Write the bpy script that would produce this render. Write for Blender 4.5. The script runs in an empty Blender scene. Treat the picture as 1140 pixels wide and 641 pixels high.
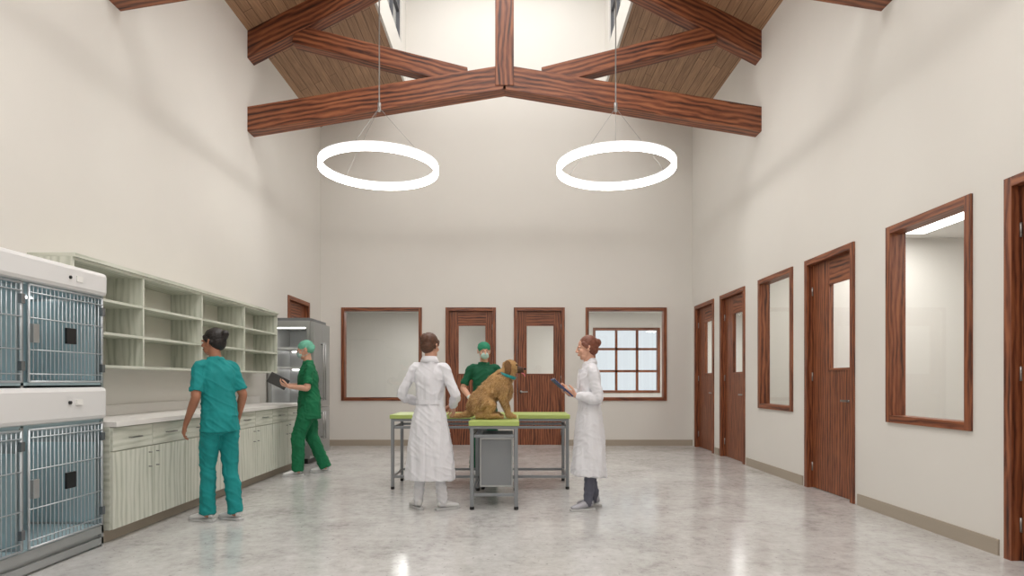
import bpy, math, random
from mathutils import Vector, Matrix, noise
random.seed(7)
scene=bpy.context.scene
try:
    scene.view_settings.view_transform='Standard'
    scene.view_settings.look='None'
except Exception: pass
V=Vector
# ------------------------------------------------------------ materials
def s2l(c):
    return tuple(((v/255)/12.92 if v/255<=0.04045 else (((v/255)+0.055)/1.055)**2.4) for v in c)+(1,)
def mat(name,rgb,rough=.6,metal=0,emit=0,spec=.5,var=0,vscale=6,bump=0,bscale=60,coat=0):
    m=bpy.data.materials.new(name); m.use_nodes=True
    nt=m.node_tree; b=nt.nodes['Principled BSDF']
    c=s2l(rgb)
    b.inputs['Base Color'].default_value=c
    b.inputs['Roughness'].default_value=rough
    b.inputs['Metallic'].default_value=metal
    b.inputs['Specular IOR Level'].default_value=spec
    if coat: b.inputs['Coat Weight'].default_value=coat
    if emit:
        b.inputs['Emission Color'].default_value=c
        b.inputs['Emission Strength'].default_value=emit
    if var or bump:
        tc=nt.nodes.new('ShaderNodeTexCoord')
    if var:
        n=nt.nodes.new('ShaderNodeTexNoise'); n.inputs['Scale'].default_value=vscale; n.inputs['Detail'].default_value=5
        nt.links.new(tc.outputs['Object'],n.inputs['Vector'])
        r=nt.nodes.new('ShaderNodeValToRGB')
        r.color_ramp.elements[0].position=.3; r.color_ramp.elements[1].position=.7
        r.color_ramp.elements[0].color=tuple(x*(1-var) for x in c[:3])+(1,)
        r.color_ramp.elements[1].color=tuple(min(1,x*(1+var)) for x in c[:3])+(1,)
        nt.links.new(n.outputs['Fac'],r.inputs['Fac']); nt.links.new(r.outputs['Color'],b.inputs['Base Color'])
    if bump:
        n=nt.nodes.new('ShaderNodeTexNoise'); n.inputs['Scale'].default_value=bscale; n.inputs['Detail'].default_value=4
        nt.links.new(tc.outputs['Object'],n.inputs['Vector'])
        bp=nt.nodes.new('ShaderNodeBump'); bp.inputs['Strength'].default_value=bump; bp.inputs['Distance'].default_value=.01
        nt.links.new(n.outputs['Fac'],bp.inputs['Height']); nt.links.new(bp.outputs['Normal'],b.inputs['Normal'])
    return m
def wood(name,dark,mid,light,su=1.3,sv=26,rough=.45,streak=.5):
    m=bpy.data.materials.new(name); m.use_nodes=True
    nt=m.node_tree; b=nt.nodes['Principled BSDF']; L=nt.links
    uv=nt.nodes.new('ShaderNodeUVMap'); uv.uv_map='UVMap'
    mp=nt.nodes.new('ShaderNodeMapping'); mp.inputs['Scale'].default_value=(su,sv,1)
    L.new(uv.outputs['UV'],mp.inputs['Vector'])
    n=nt.nodes.new('ShaderNodeTexNoise'); n.inputs['Scale'].default_value=1.6; n.inputs['Detail'].default_value=7; n.inputs['Roughness'].default_value=.65; n.inputs['Distortion'].default_value=.6
    L.new(mp.outputs['Vector'],n.inputs['Vector'])
    mp2=nt.nodes.new('ShaderNodeMapping'); mp2.inputs['Scale'].default_value=(su*.9,sv*.25,1)
    L.new(uv.outputs['UV'],mp2.inputs['Vector'])
    w=nt.nodes.new('ShaderNodeTexWave'); w.bands_direction='Y'; w.inputs['Scale'].default_value=1.5; w.inputs['Distortion'].default_value=9; w.inputs['Detail'].default_value=3; w.inputs['Detail Scale'].default_value=.8
    L.new(mp2.outputs['Vector'],w.inputs['Vector'])
    mx=nt.nodes.new('ShaderNodeMath'); mx.operation='MULTIPLY_ADD'; mx.inputs[1].default_value=streak*.5
    L.new(w.outputs['Fac'],mx.inputs[0])
    m2=nt.nodes.new('ShaderNodeMath'); m2.operation='MULTIPLY'; m2.inputs[1].default_value=1-streak*.5
    L.new(n.outputs['Fac'],m2.inputs[0]); L.new(m2.outputs[0],mx.inputs[2])
    r=nt.nodes.new('ShaderNodeValToRGB')
    r.color_ramp.elements[0].position=.3; r.color_ramp.elements[0].color=s2l(dark)
    r.color_ramp.elements[1].position=.68; r.color_ramp.elements[1].color=s2l(light)
    e=r.color_ramp.elements.new(.46); e.color=s2l(mid)
    L.new(mx.outputs[0],r.inputs['Fac']); L.new(r.outputs['Color'],b.inputs['Base Color'])
    b.inputs['Roughness'].default_value=rough
    bp=nt.nodes.new('ShaderNodeBump'); bp.inputs['Strength'].default_value=.15; bp.inputs['Distance'].default_value=.005
    L.new(mx.outputs[0],bp.inputs['Height']); L.new(bp.outputs['Normal'],b.inputs['Normal'])
    return m
M={}
M['wall']=mat('wall_paint',(222,219,213),.85,var=.012,vscale=1.5,bump=.03,bscale=90)
M['white_ceiling']=mat('white_ceiling',(228,226,222),.9)
M['base']=mat('baseboard_taupe',(166,155,140),.6)
M['wood']=wood('oak_stained',(58,27,16),(120,66,41),(154,94,60),sv=17,streak=.45)
M['woodbeam']=wood('oak_beam',(52,25,15),(114,62,39),(154,95,62),su=1.0,sv=12)
M['ash']=wood('ash_laminate',(180,185,170),(206,209,196),(220,222,211),su=1.0,sv=14,rough=.5,streak=.45)
M['shelfin']=mat('shelf_inside',(222,221,210),.6)
M['counter']=mat('countertop_white',(234,232,228),.3)
M['steel']=mat('stainless_steel',(186,189,190),.32,.8,var=.05,vscale=3)
M['bar']=mat('cage_wire',(196,202,206),.3,.45)
M['steel_d']=mat('steel_dark',(130,133,136),.35,.7)
M['tube']=mat('grey_tube_frame',(140,144,148),.35,.4)
M['white_pl']=mat('white_plastic',(226,226,226),.35)
M['black']=mat('black_plastic',(24,24,26),.4)
M['teal_in']=mat('kennel_interior',(178,202,209),.4,var=.05,vscale=4)
M['green_top']=mat('chartreuse_vinyl',(174,192,108),.4,var=.03)
M['handle']=mat('brushed_handle',(160,160,158),.3,.9)
M['ringhouse']=mat('ring_housing',(230,230,230),.4,emit=.5)
M['ringglow']=mat('ring_diffuser',(255,252,248),.4,emit=11)
M['panel_fill_glow']=mat('panel_and_fill_glow',(255,252,248),.4,emit=5)  # ceiling panels, plus glow strips added to brighten fridge and cages
M['cable']=mat('cable',(150,148,145),.4,.6)
M['winframe_dark']=mat('clerestory_frame',(90,90,94),.5)
def glassmat():
    m=bpy.data.materials.new('window_glass'); m.use_nodes=True; nt=m.node_tree
    for n in list(nt.nodes): nt.nodes.remove(n)
    o=nt.nodes.new('ShaderNodeOutputMaterial'); mx=nt.nodes.new('ShaderNodeMixShader')
    t=nt.nodes.new('ShaderNodeBsdfTransparent'); t.inputs[0].default_value=(.95,.965,.96,1)
    g=nt.nodes.new('ShaderNodeBsdfGlossy'); g.inputs['Roughness'].default_value=.02
    f=nt.nodes.new('ShaderNodeLayerWeight'); f.inputs[0].default_value=.5
    p=nt.nodes.new('ShaderNodeMath'); p.operation='POWER'; p.inputs[1].default_value=5
    q=nt.nodes.new('ShaderNodeMath'); q.operation='MULTIPLY_ADD'; q.inputs[1].default_value=.9; q.inputs[2].default_value=.06
    nt.links.new(f.outputs['Facing'],p.inputs[0]); nt.links.new(p.outputs[0],q.inputs[0])
    nt.links.new(q.outputs[0],mx.inputs[0]); nt.links.new(t.outputs[0],mx.inputs[1]); nt.links.new(g.outputs[0],mx.inputs[2]); nt.links.new(mx.outputs[0],o.inputs[0])
    return m
M['glass']=glassmat()
def plankmat():
    m=bpy.data.materials.new('wood_plank_ceiling'); m.use_nodes=True; nt=m.node_tree; b=nt.nodes['Principled BSDF']; L=nt.links
    uv=nt.nodes.new('ShaderNodeUVMap'); uv.uv_map='UVMap'
    br=nt.nodes.new('ShaderNodeTexBrick'); br.inputs['Scale'].default_value=1
    br.inputs['Brick Width'].default_value=2.2; br.inputs['Row Height'].default_value=.135; br.inputs['Mortar Size'].default_value=.004
    br.inputs['Color1'].default_value=s2l((154,120,92)); br.inputs['Color2'].default_value=s2l((172,136,105)); br.inputs['Mortar'].default_value=s2l((92,64,45))
    L.new(uv.outputs['UV'],br.inputs['Vector'])
    mp=nt.nodes.new('ShaderNodeMapping'); mp.inputs['Scale'].default_value=(1.2,22,1); L.new(uv.outputs['UV'],mp.inputs['Vector'])
    n=nt.nodes.new('ShaderNodeTexNoise'); n.inputs['Scale'].default_value=2; n.inputs['Detail'].default_value=5; L.new(mp.outputs['Vector'],n.inputs['Vector'])
    r=nt.nodes.new('ShaderNodeValToRGB'); r.color_ramp.elements[0].color=(.65,.65,.65,1); r.color_ramp.elements[1].color=(1.15,1.15,1.15,1); r.color_ramp.elements[0].position=.3; r.color_ramp.elements[1].position=.7
    L.new(n.outputs['Fac'],r.inputs['Fac'])
    mx=nt.nodes.new('ShaderNodeMix'); mx.data_type='RGBA'; mx.blend_type='MULTIPLY'; mx.inputs['Factor'].default_value=1
    L.new(br.outputs['Color'],mx.inputs['A']); L.new(r.outputs['Color'],mx.inputs['B']); L.new(mx.outputs['Result'],b.inputs['Base Color'])
    b.inputs['Roughness'].default_value=.6
    return m
M['plank']=plankmat()
def floormat():
    m=bpy.data.materials.new('polished_concrete'); m.use_nodes=True; nt=m.node_tree; b=nt.nodes['Principled BSDF']; L=nt.links
    tc=nt.nodes.new('ShaderNodeTexCoord')
    n1=nt.nodes.new('ShaderNodeTexNoise'); n1.inputs['Scale'].default_value=1.6; n1.inputs['Detail'].default_value=10; n1.inputs['Roughness'].default_value=.68; n1.inputs['Distortion'].default_value=.4
    n2=nt.nodes.new('ShaderNodeTexNoise'); n2.inputs['Scale'].default_value=12; n2.inputs['Detail'].default_value=8; n2.inputs['Roughness'].default_value=.72
    for n in (n1,n2): L.new(tc.outputs['Object'],n.inputs['Vector'])
    a=nt.nodes.new('ShaderNodeMath'); a.operation='MULTIPLY_ADD'; a.inputs[1].default_value=.48; L.new(n1.outputs['Fac'],a.inputs[0])
    a2=nt.nodes.new('ShaderNodeMath'); a2.operation='MULTIPLY'; a2.inputs[1].default_value=.52; L.new(n2.outputs['Fac'],a2.inputs[0]); L.new(a2.outputs[0],a.inputs[2])
    r=nt.nodes.new('ShaderNodeValToRGB'); r.color_ramp.elements[0].position=.36; r.color_ramp.elements[0].color=s2l((162,160,158)); r.color_ramp.elements[1].position=.61; r.color_ramp.elements[1].color=s2l((208,207,206))
    e=r.color_ramp.elements.new(.47); e.color=s2l((190,189,187))
    L.new(a.outputs[0],r.inputs['Fac'])
    v=nt.nodes.new('ShaderNodeTexNoise'); v.inputs['Scale'].default_value=28; v.inputs['Detail'].default_value=3; L.new(tc.outputs['Object'],v.inputs['Vector'])
    vr=nt.nodes.new('ShaderNodeValToRGB'); vr.color_ramp.elements[0].position=.28; vr.color_ramp.elements[0].color=(.6,.6,.59,1); vr.color_ramp.elements[1].position=.35; vr.color_ramp.elements[1].color=(1,1,1,1)
    L.new(v.outputs['Fac'],vr.inputs['Fac'])
    mx=nt.nodes.new('ShaderNodeMix'); mx.data_type='RGBA'; mx.blend_type='MULTIPLY'; mx.inputs['Factor'].default_value=1
    L.new(r.outputs['Color'],mx.inputs['A']); L.new(vr.outputs['Color'],mx.inputs['B']); L.new(mx.outputs['Result'],b.inputs['Base Color'])
    rr=nt.nodes.new('ShaderNodeMapRange'); rr.inputs['To Min'].default_value=.09; rr.inputs['To Max'].default_value=.27; L.new(n1.outputs['Fac'],rr.inputs['Value']); L.new(rr.outputs[0],b.inputs['Roughness'])
    b.inputs['Specular IOR Level'].default_value=.7
    return m
M['floor']=floormat()
M['skin_l']=mat('skin_light',(214,164,140),.5,var=.04,vscale=20)
M['skin_t']=mat('skin_tan',(170,116,90),.5,var=.04,vscale=20)
M['lip']=mat('lips',(180,100,92),.4)
M['eyew']=mat('eye_white',(232,228,222),.2)
M['eyed']=mat('eye_iris',(48,30,20),.15)
M['hair_d']=mat('hair_dark',(26,20,18),.45,var=.3,vscale=60,bump=.3,bscale=120)
M['hair_b']=mat('hair_brown',(86,54,36),.45,var=.3,vscale=50,bump=.3,bscale=120)
M['hair_r']=mat('hair_auburn',(118,66,46),.45,var=.3,vscale=50,bump=.3,bscale=120)
M['teal']=mat('teal_scrubs',(12,138,138),.8,var=.1,vscale=7,bump=.12,bscale=24)
M['green']=mat('green_scrubs',(6,108,68),.8,var=.12,vscale=7,bump=.12,bscale=24)
M['dgreen']=mat('dark_green_scrubs',(8,88,60),.8,var=.12,vscale=7,bump=.12,bscale=24)
M['cap']=mat('surgical_cap',(112,182,158),.8,bump=.2,bscale=40)
M['cap2']=mat('surgical_cap_green',(40,132,100),.8,bump=.2,bscale=40)
M['mask']=mat('surgical_mask',(178,208,204),.8,bump=.2,bscale=60)
M['coat']=mat('lab_coat',(226,226,231),.85,bump=.08,bscale=20)
M['wpants']=mat('white_trousers',(222,222,226),.85,bump=.08,bscale=20)
M['gpants']=mat('grey_leggings',(92,94,108),.85,bump=.1,bscale=25)
M['shoe']=mat('white_sneaker',(218,218,218),.6,bump=.15,bscale=50)
M['sole']=mat('sneaker_sole',(196,196,196),.6)
M['gshoe']=mat('grey_sneaker',(176,176,184),.6,bump=.15,bscale=50)
M['glove']=mat('glove_white',(214,226,226),.5)
M['glovep']=mat('glove_pink',(226,128,146),.5)
M['bluebook']=mat('blue_clipboard',(44,62,112),.5)
M['paper']=mat('paper',(235,235,232),.7)
M['screen']=mat('tablet_screen',(16,18,22),.12)
M['fur']=mat('dog_fur',(180,142,92),.8,var=.22,vscale=9,bump=.5,bscale=70)
M['fur2']=mat('dog_fur_light',(214,180,130),.8)
M['fur3']=mat('dog_fur_dark',(130,94,58),.8)
M['furm']=mat('dog_muzzle_fur',(74,52,38),.8,bump=.4,bscale=70)
M['nose']=mat('dog_nose',(18,14,14),.25)
M['tongue']=mat('dog_tongue',(224,110,128),.4)
M['collar']=mat('collar_teal',(20,140,140),.5)

# ------------------------------------------------------------ mesh builder
class MB:
    def __init__(s):
        s.v=[];s.f=[];s.m=[];s.uv=[];s.sm=[];s.mats=[];s.xf=Matrix.Identity(4)
    def mi(s,m):
        mm=M[m]
        if mm not in s.mats: s.mats.append(mm)
        return s.mats.index(mm)
    def box(s,a,b,m,R=None,c=None):
        a=V(a);b=V(b); ce=(a+b)/2 if c is None else V(c); h=(b-a)/2
        h=V((abs(h.x),abs(h.y),abs(h.z)))
        i0=len(s.v); loc=[]
        for dx in(-1,1):
            for dy in(-1,1):
                for dz in(-1,1):
                    l=V((dx*h.x,dy*h.y,dz*h.z)); loc.append(l)
                    p=(R@l if R else l)+ce
                    s.v.append(s.xf@p)
        F=[((0,1,3,2),0),((4,6,7,5),0),((0,4,5,1),1),((2,3,7,6),1),((0,2,6,4),2),((1,5,7,3),2)]
        La=max(range(3),key=lambda k:h[k]); k=s.mi(m); off=random.random()*7; off2=random.random()*7
        for f,n in F:
            s.f.append(tuple(i0+i for i in f)); s.m.append(k); s.sm.append(False)
            o=[x for x in range(3) if x!=n]
            if La in o: u=La; w=[x for x in o if x!=La][0]
            else: u,w=o
            s.uv.append([(loc[i][u]+off2,loc[i][w]+off+n*.37) for i in f])
        return s
    def beam(s,p0,p1,w,h,m,up=(0,0,1)):
        p0=V(p0);p1=V(p1);d=(p1-p0);l=d.length;d.normalize();side=d.cross(V(up)).normalized();u=side.cross(d)
        R=Matrix((d,side,u)).transposed()
        c=(p0+p1)/2
        s.box((-l/2,-w/2,-h/2),(l/2,w/2,h/2),m,R=R,c=c); return s
    def ring(s,pts):
        i=len(s.v); s.v+= [s.xf@V(p) for p in pts]; return i
    def quad(s,pts,m):
        i=s.ring(pts); s.f.append((i,i+1,i+2,i+3)); s.m.append(s.mi(m)); s.sm.append(False); s.uv.append([(0,0)]*4)
    def loft(s,rings,m,cap=True,smooth=True):
        n=len(rings[0]); k=s.mi(m); idx=[s.ring(r) for r in rings]
        for a,b in zip(idx[:-1],idx[1:]):
            for j in range(n):
                s.f.append((a+j,a+(j+1)%n,b+(j+1)%n,b+j)); s.m.append(k); s.sm.append(smooth); s.uv.append([(0,0)]*4)
        if cap:
            s.f.append(tuple(idx[0]+j for j in reversed(range(n)))); s.m.append(k); s.sm.append(smooth); s.uv.append([(0,0)]*n)
            s.f.append(tuple(idx[-1]+j for j in range(n))); s.m.append(k); s.sm.append(smooth); s.uv.append([(0,0)]*n)
        return s
    def cyl(s,p0,p1,r,m,n=12,r2=None,smooth=True):
        p0=V(p0);p1=V(p1);d=(p1-p0).normalized()
        a=d.cross(V((0,0,1)));
        if a.length<.01:a=d.cross(V((1,0,0)))
        a.normalize();b=d.cross(a); r2=r if r2 is None else r2
        R=[[p+(a*math.cos(t)+b*math.sin(t))*rr for t in [2*math.pi*j/n for j in range(n)]] for p,rr in((p0,r),(p1,r2))]
        return s.loft(R,m,smooth=smooth)
    def ell(s,c,r,m,R=None,n=20,k=12):
        c=V(c); rings=[]
        for i in range(k+1):
            ph=math.pi*(i/k); z=-math.cos(ph); rr=max(math.sin(ph),.02)
            ring=[]
            for j in range(n):
                t=2*math.pi*j/n; l=V((r[0]*rr*math.cos(t),r[1]*rr*math.sin(t),r[2]*z))
                ring.append((R@l if R else l)+c)
            rings.append(ring)
        return s.loft(rings,m)
    def tube(s,pts,m,ref=(1,0,0),n=18,sub=4,capk=.6):
        P=[V(p[0]) for p in pts]; RX=[p[1] for p in pts]; RY=[p[2] if len(p)>2 else p[1] for p in pts]
        def cr(A,i,t):
            a=A[max(i-1,0)];b=A[i];c=A[i+1];d=A[min(i+2,len(A)-1)]
            return .5*((2*b)+(c-a)*t+(2*a-5*b+4*c-d)*t*t+(3*b-a-3*c+d)*t*t*t)
        Q=[]
        for i in range(len(P)-1):
            for q in range(sub):
                t=q/sub; Q.append((cr(P,i,t),max(cr(RX,i,t),.001),max(cr(RY,i,t),.001)))
        Q.append((P[-1],RX[-1],RY[-1])); rings=[]; ref=V(ref)
        N=len(Q)
        for i,(p,rx,ry) in enumerate(Q):
            d=(Q[min(i+1,N-1)][0]-Q[max(i-1,0)][0]).normalized()
            a=(ref-d*ref.dot(d))
            if a.length<.05: a=V((0,1,.01))-d*d.dot(V((0,1,.01)))
            a.normalize(); b=d.cross(a)
            def rg(pp,sc): return [pp+(a*math.cos(t)*rx+b*math.sin(t)*ry)*sc for t in [2*math.pi*j/n for j in range(n)]]
            if i==0 and capk:
                for al in (80,55,30): 
                    al=math.radians(al); rings.append(rg(p-d*math.sin(al)*min(rx,ry)*capk,math.cos(al)))
            rings.append(rg(p,1))
            if i==N-1 and capk:
                for al in (30,55,80):
                    al=math.radians(al); rings.append(rg(p+d*math.sin(al)*min(rx,ry)*capk,math.cos(al)))
        return s.loft(rings,m)
    def build(s,name,parent=None,bevel=0,loc=None):
        me=bpy.data.meshes.new(name); me.from_pydata([tuple(v) for v in s.v],[],s.f)
        for m_ in s.mats: me.materials.append(m_)
        me.polygons.foreach_set('material_index',s.m); me.polygons.foreach_set('use_smooth',s.sm)
        ul=me.uv_layers.new(name='UVMap'); li=0
        for uvs in s.uv:
            for u in uvs: ul.data[li].uv=u; li+=1
        me.update()
        ob=bpy.data.objects.new(name,me); scene.collection.objects.link(ob)
        if parent: ob.parent=parent
        if bevel:
            bm=ob.modifiers.new('bevel','BEVEL'); bm.width=bevel; bm.segments=2; bm.limit_method='ANGLE'
        return ob
def blob(mb,name,parent,voxel,smooth=4,disp=None):
    ob=mb.build(name)
    r=ob.modifiers.new('r','REMESH'); r.mode='VOXEL'; r.voxel_size=voxel; r.use_smooth_shade=True
    if smooth:
        q=ob.modifiers.new('s','SMOOTH'); q.factor=.5; q.iterations=smooth
    dg=bpy.context.evaluated_depsgraph_get(); dg.update()
    me=bpy.data.meshes.new_from_object(ob.evaluated_get(dg)); ob.modifiers.clear(); old=ob.data; ob.data=me; me.name=name
    if disp:
        nn=[v.normal.copy() for v in me.vertices]
        for v,n_ in zip(me.vertices,nn):
            v.co=v.co+n_*disp(v.co,n_)
        me.update()
    for p in me.polygons: p.use_smooth=True
    if not me.materials: me.materials.append(mb.mats[0])
    if parent: ob.parent=parent
    return ob
def empty(name,loc=(0,0,0),rz=0,sc=1):
    e=bpy.data.objects.new(name,None); scene.collection.objects.link(e); e.location=loc; e.rotation_euler=(0,0,rz); e.scale=(sc,)*3; e.empty_display_size=.2
    return e

# ------------------------------------------------------------ room shell
XL,XR,YB,YF=-3.70,3.49,-3.5,11.67
T=.14; EAVE=6.15; ML,MR,MZ=-2.05,1.80,7.0; TOPZ=9.2
def wall(name,axis,c0,c1,u0,u1,z0,z1,ops,m='wall',trans=None):
    us=sorted({u0,u1}|{o[0] for o in ops}|{o[1] for o in ops}); zs=sorted({z0,z1}|{o[2] for o in ops}|{o[3] for o in ops})
    mb=MB()
    for a,b in zip(us[:-1],us[1:]):
        for c,d in zip(zs[:-1],zs[1:]):
            mu,mz=(a+b)/2,(c+d)/2
            if any(o[0]<mu<o[1] and o[2]<mz<o[3] for o in ops): continue
            if axis=='x': mb.box((a,c0,c),(b,c1,d),m)
            else: mb.box((c0,a,c),(c1,b,d),m)
    return mb.build(name)
ZT=2.67; WB,WT=.87,2.67
farops=[(-3.30,-1.74,WB,WT),(-1.285,-.31,0,ZT),(.035,1.02,0,ZT),(1.42,2.99,WB,WT)]
wall('wall_far','x',YF,YF+T,XL-T,XR+T,0,TOPZ,farops)
doorsR=[(10.42,11.50),(9.03,10.10),(6.14,7.17),(3.22,4.26)]
winsR=[(7.49,8.53),(4.57,5.61)]
opsR=[(a,b,0,ZT) for a,b in doorsR]+[(a,b,WB,WT) for a,b in winsR]
wall('wall_right','y',XR,XR+T,YB,YF,0,EAVE+.02,opsR)
wall('wall_left','y',XL-T,XL,YB,YF,0,EAVE+.02,[(9.95,11.0,0,ZT)])
wall('wall_back','x',YB-T,YB,XL-T,XR+T,0,TOPZ,[])
mb=MB(); mb.box((-5.6,YB-.3,-.1),(6.7,15.6,0),'floor'); mb.build('floor')
a=math.atan2(MZ-EAVE,ML-XL)
mb=MB()
for sx,xe,xi in((1,XL,ML),(-1,XR,MR)):
    p0=V((xe-sx*.14,0,EAVE-.14*math.tan(a))); p1=V((xi,0,MZ))
    L_=(p1-p0).length; d=(p1-p0).normalized(); nrm=V((-d.z*sx,0,d.x*sx)); 
    c=(p0+p1)/2+nrm*.08+V((0,(YB+YF)/2,0)); yy=V((0,1,0))
    R=Matrix((d,yy,d.cross(yy))).transposed()
    mb.box((-L_/2,-(YF-YB)/2,-.08),(L_/2,(YF-YB)/2,.08),'plank',R=R,c=c)
mb.build('ceiling')
cl=[(y,y+1.3,7.5,8.7) for y in(-2.6,-.3,2.0,4.3,6.7,9.9)]
wall('wall_clerestory_left','y',ML-.12,ML,YB,YF,MZ-.02,TOPZ,cl)
wall('wall_clerestory_right','y',MR,MR+.12,YB,YF,MZ-.02,TOPZ,cl)
mb=MB(); mb.box((ML-.12,YB,TOPZ),(MR+.12,YF,TOPZ+.12),'white_ceiling'); mb.build('ceiling_clerestory')
k=0
for X0 in(ML-.09,MR+.03):
    for(a0,b0,c0,d0) in cl:
        k+=1; mb=MB(); X1=X0+.06
        for q in((a0,a0+.05,c0,d0),(b0-.05,b0,c0,d0),(a0+.05,b0-.05,c0,c0+.05),(a0+.05,b0-.05,d0-.05,d0),((a0+b0)/2-.02,(a0+b0)/2+.02,c0+.05,d0-.05),(a0+.05,b0-.05,8.08,8.12)):
            mb.box((X0,q[0],q[2]),(X1,q[1],q[3]),'winframe_dark')
        x=X0+.025; mb.quad([(x,a0+.05,c0+.05),(x,b0-.05,c0+.05),(x,b0-.05,d0-.05),(x,a0+.05,d0-.05)],'glass'); mb.build('window_%d'%(10+k))
def bb(name,axis,c,segs,sgn):
    mb=MB()
    for a,b in segs:
        if axis=='x': mb.box((a,c,0),(b,c+sgn*.015,.115),'base')
        else: mb.box((c,a,0),(c+sgn*.015,b,.115),'base')
    mb.build(name)
bb('baseboard_far','x',YF,[(XL,-1.36),(-.24,-.03),(1.09,XR)],-1)
bb('baseboard_right','y',XR,[(YB,3.16),(4.32,6.08),(7.23,8.97),(10.16,10.36)],-1)
bb('baseboard_left','y',XL,[(YB,2.2),(11.06,YF)],1)
def pane(mb,u0,u1,z0,z1,y): mb.quad([(u0,y,z0),(u1,y,z0),(u1,y,z1),(u0,y,z1)],'glass')
def window(name,Mx,w,z0,z1,mull=(),mz=(),mw=.02):
    mb=MB(); mb.xf=Mx; f=.065
    for q in((0,f,z0,z1),(w-f,w,z0,z1),(f,w-f,z0,z0+f),(f,w-f,z1-f,z1)):
        mb.box((q[0],-.02,q[2]),(q[1],T*.9,q[3]),'wood')
    for u in mull: mb.box((u-mw,.03,z0+f),(u+mw,.08,z1-f),'wood')
    for u in mz: mb.box((f,.03,u-mw),(w-f,.08,u+mw),'wood')
    pane(mb,f,w-f,z0+f,z1-f,.055)
    return mb.build(name)
def door(name,Mx,w,h,l0,l1,hside=1):
    mb=MB(); mb.xf=Mx; f=.065; y0,y1=.05,.095
    for q in((0,f,0,h),(w-f,w,0,h)): mb.box((q[0],-.02,q[2]),(q[1],T*.9,q[3]),'wood')
    mb.box((f,-.02,h-f),(w-f,T*.9,h),'wood')
    lz0,lz1=1.38,2.33
    A,B=f+.004,w-f-.004; top=h-f-.004
    mb.box((A,y0,.008),(l0,y1,top),'wood'); mb.box((l1,y0,.008),(B,y1,top),'wood')
    mb.box((l0,y0,.008),(l1,y1,lz0),'wood'); mb.box((l0,y0,lz1),(l1,y1,top),'wood')
    for q in((l0-.015,l0+.012,lz0-.015,lz1+.015),(l1-.012,l1+.015,lz0-.015,lz1+.015),(l0,l1,lz0-.015,lz0+.012),(l0,l1,lz1-.012,lz1+.015)):
        mb.box((q[0],y0-.01,q[2]),(q[1],y0,q[3]),'wood')
    pane(mb,l0,l1,lz0,lz1,y0+.02)
    hx=B-.07 if hside>0 else A+.07
    mb.cyl((hx,y0,1.04),(hx,y0-.055,1.04),.012,'handle')
    mb.cyl((hx,y0-.01,1.04),(hx,y0,1.04),.028,'handle')
    mb.beam((hx+.01*hside,y0-.052,1.04),(hx-.13*hside,y0-.052,1.04),.014,.022,'handle')
    for hz in(.25,1.3,2.3):
        q=A if hside>0 else B
        mb.cyl((q,y0-.006,hz-.05),(q,y0-.006,hz+.05),.008,'handle',8)
    return mb.build(name)
Far=lambda x:Matrix.Translation((x,YF,0))
window('window_1',Far(-3.30),1.56,WB,WT); window('window_2',Far(1.42),1.57,WB,WT)
door('door_1',Far(-1.285),.975,ZT,.24,.78,-1); door('door_2',Far(.035),.985,ZT,.24,.78,-1)
Rt=lambda y:Matrix.Translation((XR,y,0))@Matrix.Rotation(-math.pi/2,4,'Z')
for i,(a_,b_) in enumerate(doorsR): door('door_%d'%(3+i),Rt(b_),b_-a_,ZT,.44,.90,1)
for i,(a_,b_) in enumerate(winsR): window('window_%d'%(3+i),Rt(b_),b_-a_,WB,WT)
door('door_7',Matrix.Translation((XL,9.95,0))@Matrix.Rotation(math.pi/2,4,'Z'),1.05,ZT,.3,.75,1)
SX=6.3; CZ=2.98
wall('wall_side_room_outer','y',SX,SX+.1,YB,15.4,0,CZ,[])
mb=MB()
for y in(-.2,3.0,7.3,8.78): mb.box((XR+T,y,0),(SX,y+.1,CZ),'wall')
mb.build('wall_side_partitions')
mb=MB(); mb.box((XR+T,YB,CZ),(SX+.1,YF+T,CZ+.1),'white_ceiling'); mb.build('ceiling_side_rooms')
mb=MB(); mb.box((XL-T-.5,YF+T,CZ),(SX+.1,15.4,CZ+.1),'white_ceiling'); mb.build('ceiling_far_rooms')
wall('wall_far_room_back','x',15.3,15.4,XL-T-.5,SX,0,CZ,[(2.05,3.75,.95,2.6)])
mb=MB(); mb.box((-.22,YF+T,0),(-.12,15.3,CZ),'wall'); mb.box((-4.4,YF+T,0),(-4.34,15.3,CZ),'wall'); mb.build('wall_far_partitions')
mb=MB(); mb.box((XL-T-1.6,9.0,0),(XL-T-1.5,YF+T,CZ),'wall'); mb.box((XL-T-1.6,9.0,CZ),(XL-T,YF+T,CZ+.1),'wall'); mb.box((XL-T-1.6,8.9,0),(XL-T,9.0,CZ),'wall'); mb.box((XL-T-1.6,YF+T,0),(XL-.64,YF+T+.1,CZ),'wall');mb.build('wall_closet')
window('window_5',Matrix.Translation((2.05,15.3,0)),1.7,.95,2.6,(.60,1.13),(1.50,2.06),.03)
for i,(x,y) in enumerate([(4.45,6.35),(4.9,1.4),(4.9,4.2),(4.9,8.1),(4.9,10.4),(4.9,13.4),(1.6,13.4),(-2.2,13.4)]):
    mb=MB(); mb.box((x-.33,y-.63,CZ-.03),(x+.33,y+.63,CZ-.001),'white_pl'); mb.box((x-.30,y-.60,CZ-.035),(x+.30,y+.60,CZ-.03),'panel_fill_glow')
    mb.build('ceiling_light_panel' if i==0 else 'ceiling_light_panel.%03d'%i)
    ld=bpy.data.lights.new('room_lamp','AREA'); ld.shape='RECTANGLE'; ld.size=.6; ld.size_y=1.2; ld.energy={0:20,2:20,3:16}.get(i,34); ld.color=(1,.985,.96)
    lo=bpy.data.objects.new('room_lamp_%d'%i,ld); lo.location=(x,y,CZ-.045); scene.collection.objects.link(lo)
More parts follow.
